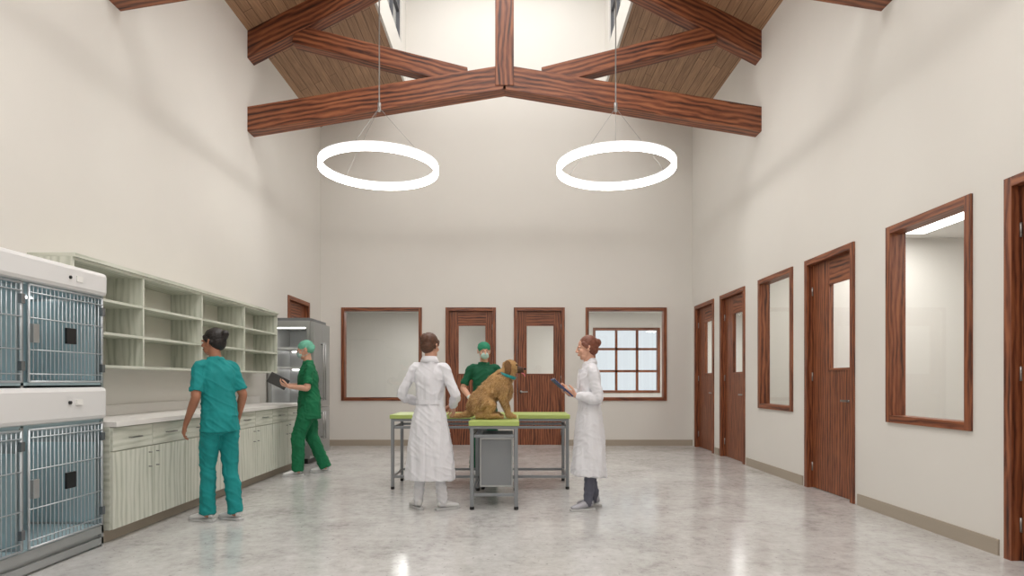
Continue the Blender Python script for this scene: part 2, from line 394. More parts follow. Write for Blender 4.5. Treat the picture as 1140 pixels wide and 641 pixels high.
# ------------------------------------------------------------ trusses
XC=(XL+XR)/2
def truss(name,y):
    mb=MB(); w=.22; hw=(XR-XL)/2; sl=(5.50-4.915)/hw; sr=math.tan(a)
    for s in(-1,1):
        e=XC+s*(hw+.10)
        mb.beam((e,y,4.915-.10*sl),(XC,y,5.50),w,.34,'woodbeam')
        mb.beam((e,y,EAVE-.19-.10*sr),(XC,y,EAVE-.19+hw*sr),w,.34,'woodbeam')
        mb.beam((XC+s*2.95,y,6.12),(XC+s*.55,y,5.52),w*.85,.26,'woodbeam')
    mb.box((XC-.13,y-w*.55,5.38),(XC+.13,y+w*.55,7.75),'woodbeam')
    return mb.build(name,bevel=.006)
truss('roof_truss',8.55); truss('roof_truss.001',5.60); truss('roof_truss.002',2.65)
# ------------------------------------------------------------ pendant rings
def ringlight(name,x,y,z):
    mb=MB(); n=96; ro,ri,h=.757,.715,.112
    def rg(r,zz): return [(x+r*math.cos(2*math.pi*j/n),y+r*math.sin(2*math.pi*j/n),zz) for j in range(n)]
    mb.loft([rg(ro,z-h/2+.008),rg(ro,z+h/2-.012)],'ringglow',cap=False)
    mb.loft([rg(ri,z+h/2-.012),rg(ri,z-h/2+.008)],'ringglow',cap=False)
    mb.loft([rg(ri,z-h/2+.008),rg(ro,z-h/2+.008)],'ringglow',cap=False)
    mb.loft([rg(ro,z+h/2-.012),rg(ro+.004,z+h/2),rg(ri-.004,z+h/2),rg(ri,z+h/2-.012)],'ringhouse',cap=False)
    hub=z+.78
    for t in(20,140,260):
        t=math.radians(t); mb.cyl((x+.735*math.cos(t),y+.735*math.sin(t),z+h/2),(x,y,hub),.0028,'cable',6)
    mb.cyl((x,y,hub-.05),(x,y,hub+.06),.022,'cable',12)
    mb.cyl((x,y,hub+.05),(x,y,TOPZ-.02),.009,'cable',6); mb.cyl((x,y,TOPZ-.04),(x,y,TOPZ),.07,'white_pl',16)
    mb.build(name)
for i,y in enumerate((7.8,3.2,-.8)):  # far pair in view; others added out of frame to brighten floor and walls
    for j,x in enumerate((-1.715,1.34)):
        q=i*2+j; ringlight('ring_pendant_light'+('' if q==0 else '.%03d'%q),x,y,4.0)
# ------------------------------------------------------------ upper shelves
def shelves():
    mb=MB(); x0,x1=XL+.002,-3.35; y0,y1=4.60,8.62; z0,z1=1.36,2.20; t=.022
    mb.box((x0,y0,z0),(x0+.012,y1,z1),'shelfin')
    ys=[y1-i*(1.04) for i in range(4)]+[y0+t]
    for y in ys: mb.box((x0+.012,y-t,z0),(x1,y,z1),'ash')
    for i in range(4):
        z=z0+i*(z1-z0-t)/3
        for b_,a_ in zip(ys[:-1],ys[1:]): mb.box((x0+.012,a_,z),(x1-.001,b_-t,z+t),'ash')
    mb.box((x0,y0,z1),(x1+.02,y1+.01,z1+.03),'ash')
    mb.build('wall_shelf_unit')
shelves()
def cabinets():
    mb=MB(); x0,x1=XL+.002,-3.07; y0,y1=4.64,8.78
    mb.box((x0,y0,.10),(x1-.022,y1,.895),'ash')
    mb.box((x0,y0,0),(x1-.08,y1-.02,.10),'base')
    n=4; w=(y1-y0)/n
    for i in range(n):
        a_=y0+i*w+.004; b_=y0+(i+1)*w-.004; mid=(a_+b_)/2
        for c,d in((a_,mid-.003),(mid+.003,b_)):
            mb.box((x1-.022,c,.105),(x1,d,.70),'ash')
            mb.box((x1-.022,c,.708),(x1,d,.888),'ash')
            m_=(c+d)/2
            mb.beam((x1+.028,m_-.07,.80),(x1+.028,m_+.07,.80),.012,.012,'handle')
            for q in(-.06,.06): mb.beam((x1,m_+q,.80),(x1+.028,m_+q,.80),.01,.01,'handle')
            hy=d-.05 if c==a_ else c+.05
            mb.beam((x1+.028,hy,.52),(x1+.028,hy,.66),.012,.012,'handle')
            for q in(.53,.65): mb.beam((x1,hy,q),(x1+.028,hy,q),.01,.01,'handle')
    mb.box((x0,y0,.895),(x1+.03,y1+.02,.935),'counter'); mb.box((x0,y0,.935),(x0+.02,y1+.02,1.03),'counter')
    mb.build('base_cabinet_with_countertop',bevel=.002)
cabinets()
# refrigerator with glass end showing white shelves
mb=MB(); fx0,fx1,fy0,fy1=XL+.03,-2.98,9.08,9.86
for q in((fx0,fx0+.05),(fx1-.11,fx1-.06)): mb.box((q[0],fy0,.08),(q[1],fy1,2.16),'steel')
mb.box((fx0+.05,fy1-.04,.08),(fx1-.11,fy1,2.16),'white_pl'); mb.box((fx0+.05,fy0,2.06),(fx1-.11,fy1-.04,2.16),'steel'); mb.box((fx0+.05,fy0,.08),(fx1-.11,fy1-.04,.28),'steel')
for q in (fx0+.05,fx1-.115): mb.box((q,fy0+.02,.28),(q+.005,fy1-.04,2.06),'white_pl')
mb.box((fx0+.1,fy0+.06,2.045),(fx1-.16,fy0+.10,2.06),'panel_fill_glow')  # glow strip added to brighten the dark fridge interior
for q in range(6): mb.box((fx0+.06,fy0+.06,.28+q*.29),(fx1-.12,fy1-.04,.31+q*.29),'white_pl')
for q in range(1,6):
    mb.box((fx0+.10,fy1-.06,.28+q*.29-.012),(fx1-.16,fy1-.045,.28+q*.29),'panel_fill_glow')  # more added glow strips, under each shelf, to lighten the inside
mb.quad([(fx0+.05,fy0+.01,.28),(fx1-.11,fy0+.01,.28),(fx1-.11,fy0+.01,2.06),(fx0+.05,fy0+.01,2.06)],'glass')
mb.box((fx0+.03,fy0+.03,0),(fx1-.1,fy1-.03,.08),'black')
for c,d in((fy0,(fy0+fy1)/2-.004),((fy0+fy1)/2+.004,fy1)):
    mb.box((fx1-.055,c,.85),(fx1,d,2.14),'steel'); mb.box((fx1-.055,c,.12),(fx1,d,.84),'steel')
mm=(fy0+fy1)/2
for q in(-.05,.05):
    for z0,z1 in((.95,1.85),(.35,.78)):
        mb.cyl((fx1+.04,mm+q,z0),(fx1+.04,mm+q,z1),.012,'handle',8)
        for zz in (z0+.03,z1-.03): mb.cyl((fx1,mm+q,zz),(fx1+.04,mm+q,zz),.009,'handle',8)
mb.box((fx0,fy0,2.16),(fx1-.06,fy1,2.2),'steel_d')
mb.build('refrigerator')
# ------------------------------------------------------------ kennels
def kennels():
    root=empty('kennel_cage_bank'); x0,x1=XL+.02,-3.10; yR,w,n=4.58,.75,3
    mb=MB(); yL=yR-n*w
    mb.box((x0,yR-.02,.0),(x1,yR,2.02),'steel')
    for i in range(1,n+1): mb.box((x0,yR-i*w-.012,.17),(x1-.01,yR-i*w+.012,1.9),'steel')
    mb.box((x0,yL,.17),(x0+.02,yR-.02,1.9),'teal_in')
    mb.box((x0,yL,0),(x1-.03,yR-.02,.15),'steel')
    mb.box((x1-.03,yL,.02),(x1,yR,.07),'steel'); mb.box((x1-.03,yL,.10),(x1,yR,.16),'steel')
    for z in(.15,.95,1.22): mb.box((x0+.02,yL,z),(x1-.01,yR-.02,z+.02),'teal_in')
    mb.box((x0+.02,yL,.93),(x1-.02,yR-.02,.95),'teal_in'); mb.box((x0+.02,yL,1.87),(x1-.02,yR-.02,1.90),'teal_in')
    for i in range(n):
        yy=yR-i*w-.013
        for q in(.19,1.25): mb.box((x0+.03,yy-.008-(0.01 if i==0 else 0),q),(x1-.04,yy-(0.01 if i==0 else 0),q+.6),'teal_in')
    mb.build('carcass',root)
    mb=MB()
    mb.box((x0,yL,1.885),(x1+.035,yR+.005,2.06),'white_pl'); mb.box((x1-.10,yL,.965),(x1+.03,yR+.005,1.205),'white_pl')
    mb.build('bumper_panels',root,bevel=.03)
    mb=MB()
    for i in range(n):
        a_=yR-(i+1)*w+.035; b_=yR-i*w-.03
        for zc in(1.97,1.10):
            yy=(a_+b_)/2
            mb.cyl((x1+.03,yy-.02,zc),(x1+.042,yy-.02,zc),.012,'black',12); mb.box((x1+.03,yy+.04,zc-.02),(x1+.04,yy+.1,zc+.02),'paper')
        for z0,z1 in((.175,.935),(1.245,1.87)):
            mb.box((x0+.10,a_+.08,z1-.012),(x0+.13,b_-.08,z1-.004),'panel_fill_glow')  # glow strip added to lighten the cage interior
            r=.008; X=x1+.006
            for p,q in(((a_,z0),(b_,z0)),((b_,z0),(b_,z1)),((b_,z1),(a_,z1)),((a_,z1),(a_,z0))):
                mb.cyl((X,p[0],p[1]),(X,q[0],q[1]),r,'bar',8)
            nb=19
            for j in range(1,nb): 
                yy=a_+(b_-a_)*j/nb; mb.cyl((X,yy,z0),(X,yy,z1),.0034,'bar',6)
            for zz in (z0+.05,z0+(z1-z0)*.33,z0+(z1-z0)*.66,z1-.05): mb.cyl((X+.006,a_,zz),(X+.006,b_,zz),.0045,'bar',6)
            zc=(z0+z1)/2; mb.box((X,a_+.0,zc-.06),(X+.03,a_+.05,zc+.06),'steel'); 
            mb.box((X+.006,(a_+b_)/2-.04,zc-.05),(X+.022,(a_+b_)/2+.05,zc+.06),'black')
            for zz in(z0+.1,z1-.1): mb.box((X-.01,b_-.01,zz-.03),(X+.014,b_+.02,zz+.03),'steel_d')
    mb.build('cage_doors',root)
kennels()
# ------------------------------------------------------------ exam tables
def table(name,xa,xb,ya,yb,h=.86,panel=False):
    mb=MB(); t=.036
    mb.box((xa,ya,h-.045),(xb,yb,h),'green_top')
    mb.box((xa+.012,ya+.012,h-.075),(xb-.012,yb-.012,h-.045),'tube')
    L=[(xa+.03,ya+.03),(xb-.03,ya+.03),(xa+.03,yb-.03),(xb-.03,yb-.03)]
    for x,y in L:
        mb.box((x-t/2,y-t/2,.03),(x+t/2,y+t/2,h-.075),'tube'); mb.cyl((x,y,0),(x,y,.03),.022,'black',12)
    for z in(.13,.70):
        mb.box((xa+.05,ya+.018,z),(xb-.05,ya+.042,z+.03),'tube'); mb.box((xa+.05,yb-.042,z),(xb-.05,yb-.018,z+.03),'tube')
        mb.box((xa+.018,ya+.05,z),(xa+.042,yb-.05,z+.03),'tube'); mb.box((xb-.042,ya+.05,z),(xb-.018,yb-.05,z+.03),'tube')
    if panel:
        mb.box((xa+.10,ya+.14,.20),(xb-.06,yb-.08,.69),'steel'); mb.box((xa+.115,ya+.13,.22),(xb-.075,ya+.14,.67),'tube')
    mb.build(name,bevel=.004)
table('exam_table',-.42,.07,5.84,6.92,panel=True)
table('exam_table.001',-1.41,-.375,6.95,7.60)
table('exam_table.002',-.365,.67,6.95,7.60)

# ------------------------------------------------------------ people
def foldf(sx,sy,sz,amp,seed,vent=False,fine=0):
    def f(p,n):
        q=V((p.x*sx+seed,p.y*sy,p.z*sz+p.x*3)); r=noise.noise(q)+.35*noise.noise(q*2.3)
        r*=amp
        if fine:
            g=noise.noise(V((p.x*10+p.z*14+seed,p.y*14-p.z*6,p.z*5))); r+=fine*(.35-min(1,abs(g)*4))
        if vent and p.y<0 and abs(p.x)<.02 and p.z<.75: r-=.012*math.exp(-(p.x/.009)**2)
        return r
    return f
def hand(mb,w,d,n,side,curl,m,spread=1.0,thumb=.6):
    w=V(w);d=V(d).normalized();n=V(n); n=(n-d*n.dot(d)).normalized(); x=d.cross(n)
    X=Matrix((x,d,n)).transposed().to_4x4(); X.translation=w
    old=mb.xf; mb.xf=old@X
    th=-side
    mb.tube([((0,-.02,0),.026,.020),((0,.02,0),.031,.018),((0,.055,0),.040,.015),((0,.088,-.002),.040,.013)],m,n=14,sub=3)
    for i,(bx,ln) in enumerate(((-.0315,.066),(-.0105,.078),(.0105,.073),(.0315,.058))):
        bx2=bx
        if th>0: bx2=-bx
        ang=0; p=V((bx2,.085,-.002)); pts=[(p-V((0,.02,0)),.0095,.0095),(p,.0095,.0095)]
        sp=bx2*2.2*spread
        for fr,cu in((.45,curl),(.3,curl*1.1),(.25,curl*.8)):
            ang+=cu; p=p+V((sp*ln*fr,math.cos(ang)*ln*fr,-math.sin(ang)*ln*fr)); pts.append((p.copy(),.0085-.0012*len(pts)*.4,.0085-.0012*len(pts)*.4))
        mb.tube(pts,m,n=10,sub=2)
    p=V((th*.022,.018,-.004)); mb.tube([(p,.014),(p+V((th*.028,.026,-.010)),.0125),(p+V((th*.040,.052,-.018*thumb-.01)),.0105),(p+V((th*.040,.076,-.032*thumb-.01)),.009)],m,n=10,sub=3)
    mb.xf=old
def human(name,loc,yaw,H,P):
    s=H/1.72; root=empty(name,(loc[0],loc[1],0),math.radians(yaw),s)
    lean=V(P.get('lean',(0,0))+(0,)); skin=P['skin']; seed=P.get('seed',1)
    def sh(p): p=V(p); return p+lean*max(0,(p.z-.9)/.6)
    SW=P.get('sw',.165)
    hipL,hipR=V((-.085,0,.90)),V((.085,0,.90))
    kneeL,kneeR,ankL,ankR=[V(P[k]) for k in('kneeL','kneeR','ankL','ankR')]
    shL,shR=sh((-SW,-.01,1.372)),sh((SW,-.01,1.372))
    elL,elR,wrL,wrR=[V(P[k]) for k in('elL','elR','wrL','wrR')]
    kw,aw=P.get('knee_w',.075),P.get('ank_w',.068); top=P['pants']
    mb=MB(); mb.tube([((0,-.005,.82),.12,.095),((0,0,.90),.150,.110),((0,0,1.02),.130,.096)],top)
    for h_,k_,a_ in((hipL,kneeL,ankL),(hipR,kneeR,ankR)):
        th=h_.lerp(k_,.35); cf=k_.lerp(a_,.35)
        mb.tube([(h_,.082,.096),(th,kw*1.15,kw*1.25),(k_,kw,kw),(cf+V((0,-.008,0)),kw*.93,kw*.96),(a_+V((0,-.005,-.02)),aw,aw)],top,capk=.15)
    blob(mb,'trousers',root,.010,3,foldf(14,14,7,.009*P.get('fold',1),seed,fine=.006*P.get('fold',1)))
    mb=MB()
    for a_ in(ankL,ankR): mb.tube([(a_+V((0,-.01,.08)),.040),(a_+V((0,-.01,-.03)),.034)],top if P.get('coat') else skin)
    mb.build('ankles',root)
    mb=MB(); so=MB()
    for a_,fy in((ankL,P.get('footL',15)),(ankR,P.get('footR',-15))):
        lift=a_.z-.085
        X=Matrix.Translation((a_.x,a_.y,lift))@Matrix.Rotation(math.radians(fy),4,'Z')@Matrix.Diagonal((.9,.92,.95,1))
        mb.xf=X; so.xf=X
        mb.tube([((0,-.045,.075),.034,.038),((0,.0,.07),.034,.042),((0,.07,.052),.038,.032),((0,.135,.040),.042,.024),((0,.18,.035),.032,.017)],P['shoe'])
        mb.tube([((0,-.02,.05),.034,.038),((0,-.015,.115),.036,.040)],P['shoe'],capk=.2)
        rings=[]
        for zz in(.0,.024):
            rings.append([(sx*wd,yy,zz) for sx,wd,yy in[(1,.030,-.085),(1,.038,-.05),(1,.034,.02),(1,.043,.11),(1,.037,.165),(1,.02,.20),(-1,.02,.20),(-1,.037,.165),(-1,.043,.11),(-1,.034,.02),(-1,.038,-.05),(-1,.030,-.085)]])
        so.loft(rings,'sole',smooth=False)
    blob(mb,'shoes',root,.007,2); so.build('soles',root,bevel=.004)
    g=P['top']; mb=MB(); coat=P.get('coat',False); k=P.get('bulk',1)
    if coat:
        hz=P.get('hem',.30); cw=P.get('cw',1)
        mb.tube([((0,.01,hz),.235*cw,.185),((0,0,.60),.212*cw,.160),((0,0,.88),.175,.13),(sh((0,0,1.05)),.136,.106),(sh((0,.0,1.22)),.152,.114),(sh((0,-.005,1.33)),.155,.106),(sh((0,-.013,1.405)),.110,.078),(sh((0,-.012,1.47)),.064,.062)],g,n=28,capk=.05)
    else:
        hz=P.get('hem',.82)
        mb.tube([((0,.0,hz),.176*k,.136*k),((0,0,.93),.164*k,.126*k),(sh((0,0,1.08)),.146*k,.114*k),(sh((0,0,1.22)),.155*k,.118*k),(sh((0,-.005,1.33)),.158,.112),(sh((0,-.013,1.405)),.112,.080),(sh((0,-.012,1.465)),.063,.062)],g,n=28,capk=.08)
    for S,E,W_,sg in((shL,elL,wrL,-1),(shR,elR,wrR,1)):
        inn=sh((sg*.085,-.01,1.395))
        if P.get('long',coat):
            mb.tube([(inn,.042,.045),(S,.052,.054),(S.lerp(E,.5),.050,.050),(E,.048,.048),(E.lerp(W_,.5),.045,.045),(E.lerp(W_,.93),.040,.040)],g,ref=(0,1,0),capk=.1)
        else:
            mb.tube([(inn,.042,.045),(S,.053,.055),(S.lerp(E,.45),.054,.056),(S.lerp(E,.80),.060,.062)],g,ref=(0,1,0),capk=.1)
    blob(mb,'coat' if coat else 'scrub_top',root,.009,3,foldf(*( (15,15,2.5,.015) if coat else (11,11,6,.011)),seed+5,vent=coat,fine=.005 if coat else .007))
    mb=MB()
    if coat:
        c=sh((0,-.008,1.460)); n=24
        def cr_(r1,r2,dz,drop): return [c+V((r1*math.cos(t),r2*math.sin(t)-(.0),dz-drop*max(0,math.sin(t)))) for t in[2*math.pi*j/n for j in range(n)]]
        mb.loft([cr_(.060,.058,.035,.06),cr_(.070,.068,.040,.06),cr_(.094,.082,-.015,.10),cr_(.088,.076,-.022,.10)],g,cap=False)
        for sg in(-1,1): mb.beam(sh((sg*.03,.086,1.39)),sh((sg*.012,.112,1.20)),.05,.012,g,up=(0,1,0))
        n=10; rr=[]
        for zz in(1.035,1.075):
            rr.append([(.150*math.cos(t),.120*math.sin(t),zz) for t in[math.radians(215+110*j/n) for j in range(n+1)]])
        for j in range(n): mb.quad([rr[0][j],rr[0][j+1],rr[1][j+1],rr[1][j]],g)
        mb.build('collar_and_belt',root)
    else:
        c=sh((0,-.008,1.450)); n=24
        def cr_(r1,r2,dz,drop): return [c+V((r1*math.cos(t),r2*math.sin(t),dz-drop*max(0,math.sin(t))**3)) for t in[2*math.pi*j/n for j in range(n)]]
        mb.loft([cr_(.058,.056,.012,.07),cr_(.070,.068,.014,.07),cr_(.078,.074,-.012,.08),cr_(.066,.058,-.02,.08)],g,cap=False); mb.build('neckband',root)
    for S,E,W_,sg,nm in((shL,elL,wrL,-1,'L'),(shR,elR,wrR,1,'R')):
        d=V(P.get('hd'+nm,tuple(W_-E))); nn=V(P.get('hn'+nm,(sg,0,.2))); hm=P.get('glove'+nm,P.get('glove',skin))
        mb=MB()
        if P.get('long',coat):
            mb.tube([(E.lerp(W_,.7),.034,.030),(E.lerp(W_,.9),.029,.024),(W_,.027,.021)],hm,ref=nn.cross(d),n=14)
            hand(mb,W_,d,nn,sg,P.get('curl'+nm,.35),hm)
            blob(mb,'hand_'+nm,root,.0028,2)
        else:
            a0=MB(); 
            a0.tube([(S.lerp(E,.5),.042,.044),(S.lerp(E,.85),.039,.041),(E,.037,.037),(E.lerp(W_,.3),.039,.035),(E.lerp(W_,.75),.030,.026),(W_,.027,.021)],skin,ref=nn.cross(d),n=16)
            if hm==skin: hand(a0,W_,d,nn,sg,P.get('curl'+nm,.35),skin); blob(a0,'arm_'+nm,root,.003,2)
            else:
                blob(a0,'arm_'+nm,root,.006,2); hand(mb,W_,d,nn,sg,P.get('curl'+nm,.35),hm)
                mb.tube([(E.lerp(W_,.75),.034,.030),(W_,.029,.023)],hm,ref=nn.cross(d),n=14,capk=.1); blob(mb,'glove_'+nm,root,.003,2)
    hc=sh((0,.015,1.60)); hy,hp=P.get('head',(0,0))
    HX=Matrix.Translation(hc)@Matrix.Rotation(math.radians(hy),4,'Z')@Matrix.Rotation(math.radians(-hp),4,'X')
    mb=MB(); mb.tube([(sh((0,-.012,1.39)),.066,.058),(sh((0,-.008,1.45)),.051,.052),(hc+V((0,-.015,-.05)),.049,.053)],skin)
    mb.xf=HX
    mb.ell((0,-.012,.030),(.074,.094,.084),skin); mb.ell((0,.020,-.030),(.060,.070,.082),skin); mb.ell((0,.052,-.090),(.030,.028,.022),skin)
    for sg in(-1,1):
        mb.ell((sg*.030,.040,-.075),(.022,.035,.025),skin); mb.ell((sg*.038,.060,-.025),(.022,.022,.022),skin)
        mb.ell((sg*.028,.079,.020),(.024,.011,.008),skin); mb.ell((sg*.077,-.008,-.006),(.009,.019,.031),skin); mb.ell((sg*.082,-.014,.008),(.006,.015,.018),skin)
        mb.ell((sg*.012,.095,-.029),(.008,.010,.008),skin)
    mb.tube([((0,.082,.022),.008,.010),((0,.096,.0),.008,.010),((0,.110,-.024),.011,.010)],skin,n=12)
    mb.ell((0,.086,-.055),(.024,.012,.014),skin)
    blob(mb,'head_and_neck',root,.0045,2)
    mb=MB(); mb.xf=HX
    mb.ell((0,.0945,-.0535),(.021,.005,.0038),'lip'); mb.ell((0,.0935,-.060),(.018,.006,.0045),'lip')
    for sg in(-1,1):
        mb.ell((sg*.030,.0765,.001),(.0135,.0115,.0075),'eyew'); mb.ell((sg*.030,.0845,.001),(.0060,.0045,.0062),'eyed')
        mb.tube([((sg*.015,.0885,.022),.003,.003),((sg*.032,.0865,.026),.0035,.003),((sg*.046,.075,.021),.002,.002)],P.get('hair','hair_b'),n=8)
    mb.build('face_features',root)
    if P.get('hairon',True):
        hm=P['hair']; mb=MB(); mb.xf=HX
        mb.ell((0,-.026,.042),(.084,.096,.088),hm); mb.ell((0,-.052,-.005),(.074,.068,.078),hm)
        for sg in(-1,1): mb.tube([((sg*.060,.040,.055),.015,.02),((sg*.076,.012,.025),.010,.026),((sg*.072,-.03,-.01),.014,.03)],hm,ref=(1,0,0),n=12)
        b=P.get('bun')
        if b: mb.ell(b[0],b[1],hm); mb.tube([((0,-.09,.02),.04),(b[0],.035)],hm)
        st=lambda p,n: (noise.noise(V((p.x*45,p.y*45,p.z*45)))*.5+math.sin(p.z*260+p.y*180)*.25)*.003
        blob(mb,'hair',root,.005,1,st)
    if P.get('cap'):
        mb=MB(); mb.xf=HX
        mb.ell((0,-.018,.044),(.084,.100,.080),P['cap']); mb.ell((0,-.05,.01),(.072,.07,.07),P['cap'])
        mb.ell((0,-.105,.02),(.03,.025,.025),P['cap'])
        blob(mb,'surgical_cap',root,.006,2,foldf(25,25,25,.005,3))
        mb=MB(); mb.xf=HX
        mb.ell((0,.064,-.048),(.055,.050,.046),'mask'); mb.ell((0,.088,-.030),(.030,.030,.022),'mask')
        blob(mb,'surgical_mask',root,.005,3,lambda p,n: math.sin(p.z*420)*.001)
        mb=MB(); mb.xf=HX
        for sg in(-1,1):
            mb.tube([((sg*.045,.070,-.035),.002,.003),((sg*.072,.02,.0),.002,.003),((sg*.083,-.03,.03),.002,.003)],'mask',n=6)
            mb.tube([((sg*.045,.055,-.075),.002,.003),((sg*.064,.01,-.07),.002,.003),((sg*.060,-.05,-.05),.002,.003)],'mask',n=6)
        mb.build('mask_straps',root)
    return root
human('veterinary_technician',(-2.62,5.42),52,1.72,dict(skin='skin_t',hair='hair_d',bun=((0,-.125,.060),(.036,.034,.036)),top='teal',pants='teal',shoe='shoe',sw=.155,
  lean=(-.02,.06),kneeL=(-.085,.05,.48),ankL=(-.09,.05,.085),kneeR=(.085,-.01,.48),ankR=(.09,-.09,.085),footL=26,footR=18,
  elL=(-.225,-.02,1.10),wrL=(-.245,.12,.87),elR=(.205,-.01,1.12),wrR=(.20,.08,.89),hdL=(-.02,.10,-.25),hdR=(-.01,.10,-.25),hnL=(-1,.2,.1),hnR=(1,.3,.1),curlL=.4,curlR=.4,head=(30,6),
  hem=.80,knee_w=.072,ank_w=.070,fold=1.1,seed=3))
r=human('surgical_nurse',(-2.72,8.10),112,1.79,dict(skin='skin_l',hair='hair_d',hairon=False,cap='cap',top='green',pants='green',shoe='shoe',sw=.17,
  lean=(0,.03),kneeL=(-.10,.14,.48),ankL=(-.11,.15,.085),kneeR=(.10,-.03,.49),ankR=(.11,-.20,.085),footL=5,footR=-5,bulk=1.12,
  elL=(-.235,.04,1.11),wrL=(-.155,.255,1.13),elR=(.235,.04,1.13),wrR=(.155,.26,1.15),hdL=(.3,.9,.35),hdR=(-.3,.9,.35),hnL=(-.5,.2,-1),hnR=(.5,.2,-1),curlL=.5,curlR=.5,head=(-8,14),
  hem=.72,knee_w=.085,ank_w=.078,fold=1.2,seed=9))
mb=MB(); Rt_=Matrix.Rotation(math.radians(28),3,'X')@Matrix.Rotation(math.radians(24),3,'Y'); c_=V((0,.375,1.20)); mb.box((-.15,-.12,-.008),(.15,.12,.008),'black',R=Rt_,c=c_); mb.box((-.13,-.105,-.001),(.13,.105,.001),'screen',R=Rt_,c=c_+Rt_@V((0,0,.0088)))
mb.build('tablet',r)
human('veterinarian',(-.80,5.88),-10,1.71,dict(skin='skin_l',hair='hair_b',bun=((.0,-.105,.055),(.042,.040,.052)),top='coat',coat=True,pants='wpants',shoe='shoe',sw=.158,
  kneeL=(-.09,.01,.48),ankL=(-.12,.0,.085),kneeR=(.09,.01,.48),ankR=(.13,.0,.085),footL=42,footR=-48,knee_w=.062,ank_w=.050,cw=1.08,
  elL=(-.28,-.03,1.12),wrL=(-.17,.19,1.03),elR=(.27,-.03,1.12),wrR=(.19,.17,1.0),hnL=(-.6,.3,.6),hnR=(.6,.3,.6),head=(-18,8),hem=.30,seed=21))
human('surgeon',(-.38,8.12),186,1.77,dict(skin='skin_l',hair='hair_d',hairon=False,cap='cap2',top='dgreen',pants='dgreen',shoe='shoe',sw=.17,
  lean=(0,.04),kneeL=(-.10,.02,.48),ankL=(-.11,0,.085),kneeR=(.10,.02,.48),ankR=(.11,0,.085),
  elL=(-.26,.08,1.12),wrL=(-.20,.33,1.06),elR=(.27,.02,1.12),wrR=(.17,.22,.98),hdR=(-.3,.7,-.5),hnL=(-.5,0,1),hnR=(.5,.3,1),gloveL='glovep',gloveR='glove',head=(6,10),knee_w=.085,ank_w=.075,seed=31))
r=human('veterinarian.001',(.76,5.93),96,1.69,dict(skin='skin_l',hair='hair_r',bun=((0,-.115,.040),(.036,.038,.040)),top='coat',coat=True,pants='gpants',shoe='gshoe',sw=.15,
  lean=(0,.01),kneeL=(-.08,.02,.48),ankL=(-.09,.04,.085),kneeR=(.08,.0,.48),ankR=(.09,-.07,.085),footL=10,footR=-6,knee_w=.058,ank_w=.045,
  elL=(-.205,-.04,1.10),wrL=(-.10,.16,1.13),elR=(.20,-.02,1.12),wrR=(.09,.18,1.16),hdL=(.3,.8,.35),hdR=(-.3,.8,.2),hnL=(-.6,0,-.7),hnR=(.6,0,-.7),curlL=.5,curlR=.5,head=(-6,8),hem=.34,seed=41))
mb=MB(); Rt_=Matrix.Rotation(math.radians(42),3,'X'); c_=V((0,.28,1.205)); mb.box((-.105,-.125,-.006),(.105,.125,.006),'bluebook',R=Rt_,c=c_); mb.box((-.095,-.115,-.001),(.095,.115,.001),'paper',R=Rt_,c=c_+Rt_@V((0,0,.0068))); mb.box((-.04,-.01,-.006),(.04,.01,.006),'handle',R=Rt_,c=c_+Rt_@V((0,.115,.012)))
mb.build('clipboard',r)
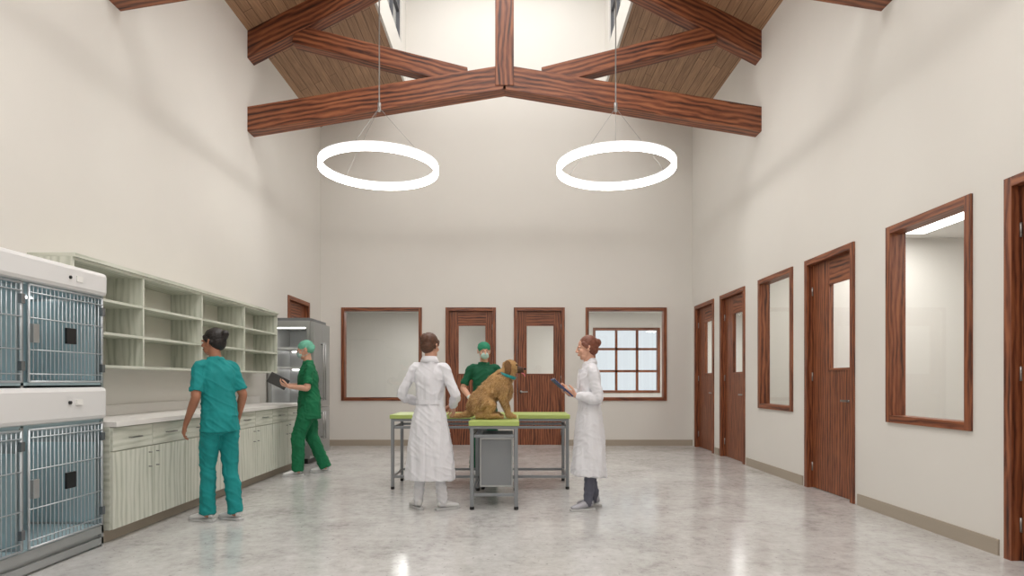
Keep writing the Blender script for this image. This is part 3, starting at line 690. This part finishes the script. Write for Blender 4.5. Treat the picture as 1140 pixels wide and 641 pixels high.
# ------------------------------------------------------------ dog
def dog():
    root=empty('dog',(-.03,6.28,.862),0,1); m='fur'; mb=MB()
    mb.tube([((-.37,0,.10),.085,.085),((-.32,0,.16),.115,.115),((-.23,0,.25),.115,.115),((-.13,0,.34),.112,.122),((-.065,0,.41),.098,.110),((-.015,0,.47),.078,.088),((.0,0,.53),.066,.072)],m,ref=(0,1,0))
    mb.ell((-.045,0,.29),(.09,.098,.13),m)
    for s in(-1,1):
        mb.ell((-.27,s*.10,.13),(.13,.062,.12),m); mb.tube([((-.26,s*.125,.16),.065,.085),((-.18,s*.145,.13),.048,.056),((-.23,s*.145,.05),.034,.036)],m,ref=(0,1,0))
        mb.tube([((-.32,s*.135,.038),.032,.034),((-.21,s*.145,.035),.032,.032),((-.11,s*.15,.032),.040,.030)],m,ref=(0,1,0))
        mb.tube([((-.06,s*.082,.30),.052,.070),((-.055,s*.082,.20),.040,.046),((-.02,s*.08,.10),.031,.034),((-.01,s*.08,.045),.031,.032),((.03,s*.082,.028),.037,.026)],m,ref=(0,1,0))
        for q in(-.018,0,.018):
            mb.ell((.062,s*.082+q,.020),(.018,.011,.017),m); mb.ell((-.07,s*.15+q,.022),(.018,.011,.017),m)
        mb.tube([((-.005,s*.055,.585),.018,.028),((-.015,s*.078,.560),.012,.036),((-.012,s*.088,.50),.010,.032),((-.005,s*.086,.465),.008,.018)],m,ref=(0,1,0),n=12)
    mb.ell((.012,0,.545),(.082,.070,.066),m); mb.ell((.055,0,.512),(.05,.05,.045),m)
    mb.tube([((.055,0,.515),.046,.044),((.10,0,.503),.038,.036),((.135,0,.500),.032,.030)],m,ref=(0,1,0))
    mb.tube([((-.38,0,.07),.045),((-.47,-.02,.038),.034),((-.54,-.06,.033),.028),((-.60,-.10,.030),.016)],m,ref=(0,1,0))
    body=blob(mb,'body',root,.009,3,lambda p,n: noise.noise(V((p.x*22,p.y*30,p.z*22)))*.010)
    me=body.data; me.materials.append(M['furm']); me.materials.append(M['fur3'])
    for v in me.vertices: v.co.z=max(v.co.z,.001)
    for p in me.polygons:
        c=p.center
        if c.x>.085 and c.z>.44: p.material_index=1
        elif abs(c.y)>.070 and c.z>.45: p.material_index=2
    polys=list(me.polygons); areas=[p.area for p in polys]
    fb=MB(); idx=[fb.mi(k) for k in('fur','fur2','fur3','furm')]
    for p in random.choices(polys,weights=areas,k=15000):
        c=p.center.copy()+V([random.uniform(-.005,.005) for _ in range(3)]); n=p.normal
        head=c.z>.46
        if c.x>.09 and head: continue
        flow=V((-.45,0,-1)) if not head else V((-.9,0,-.35))
        if c.x<-.2: flow=V((-.5,0,-.8))
        d=(flow-n*flow.dot(n)); 
        if d.length<.05: continue
        d=(d.normalized()+n*.38+V([random.uniform(-.25,.25) for _ in range(3)])).normalized()
        ln=random.uniform(.010,.018) if head or c.z<.08 else random.uniform(.02,.038)
        tip=c+d*ln
        if tip.z<.003: tip.z=.003
        sd=d.cross(n).normalized()*random.uniform(.0015,.003)
        i=len(fb.v); q_=[c-sd-n*.002,c+sd-n*.002,tip]
        for z_ in q_: z_.z=max(z_.z,.001)
        fb.v+=q_; fb.f.append((i,i+1,i+2)); fb.uv.append([(0,0)]*3); fb.sm.append(False)
        rr=random.random(); k=0 if rr<.50 else (1 if rr<.78 else 2)
        if abs(c.y)<.05 and c.x>-.02 and not head and rr<.6: k=1
        if head and abs(c.y)>.07: k=2 if rr<.7 else 3
        fb.m.append(idx[k])
    fb.build('fur_tufts',root)
    q=MB(); q.ell((.165,0,.513),(.014,.017,.012),'nose')
    for s in(-1,1):
        q.ell((.073,s*.040,.553),(.011,.010,.010),'nose')
    q.tube([((.118,0,.478),.014,.005),((.15,0,.462),.016,.005),((.165,0,.438),.014,.005)],'tongue',ref=(0,1,0),n=12)
    n=28; rg=[]
    for (dz,rr) in((-.014,1.0),(-.014,1.06),(.014,1.06),(.014,1.0)):
        rg.append([(-.03+.094*rr*math.cos(t)+dz*.5,.088*rr*math.sin(t),.445+dz-.35*.094*math.cos(t)) for t in[2*math.pi*j/n for j in range(n)]])
    q.loft(rg,'collar',cap=False)
    q.build('face_and_collar',root)
dog()
# ------------------------------------------------------------ lights
def area(name,loc,sx,sy,e,rot=(0,0,0),col=(1,.985,.965)):
    ld=bpy.data.lights.new(name,'AREA'); ld.shape='RECTANGLE'; ld.size=sx; ld.size_y=sy; ld.energy=e; ld.color=col
    lo=bpy.data.objects.new(name,ld); lo.location=loc; lo.rotation_euler=rot; scene.collection.objects.link(lo)
area('clerestory_fill_a',(XC,9.6,9.1),3.0,2.6,110); area('clerestory_fill_b',(XC,6.0,9.1),3.0,3.2,205); area('clerestory_fill_c',(XC,1.5,9.1),3.0,4.5,345)  # unseen fill lights added overhead to brighten the room, no fixtures modelled
w=bpy.data.worlds.new('World'); scene.world=w; w.use_nodes=True
w.node_tree.nodes['Background'].inputs[0].default_value=(.86,.91,.96,1); w.node_tree.nodes['Background'].inputs[1].default_value=1.0
# ------------------------------------------------------------ camera
cd=bpy.data.cameras.new('camera'); co=bpy.data.objects.new('camera',cd); scene.collection.objects.link(co)
co.location=(0,0,1.25); co.rotation_euler=(math.pi/2,0,0); cd.sensor_width=36; cd.lens=672/1140*36; cd.shift_y=103.5/1140; cd.clip_end=100
scene.camera=co
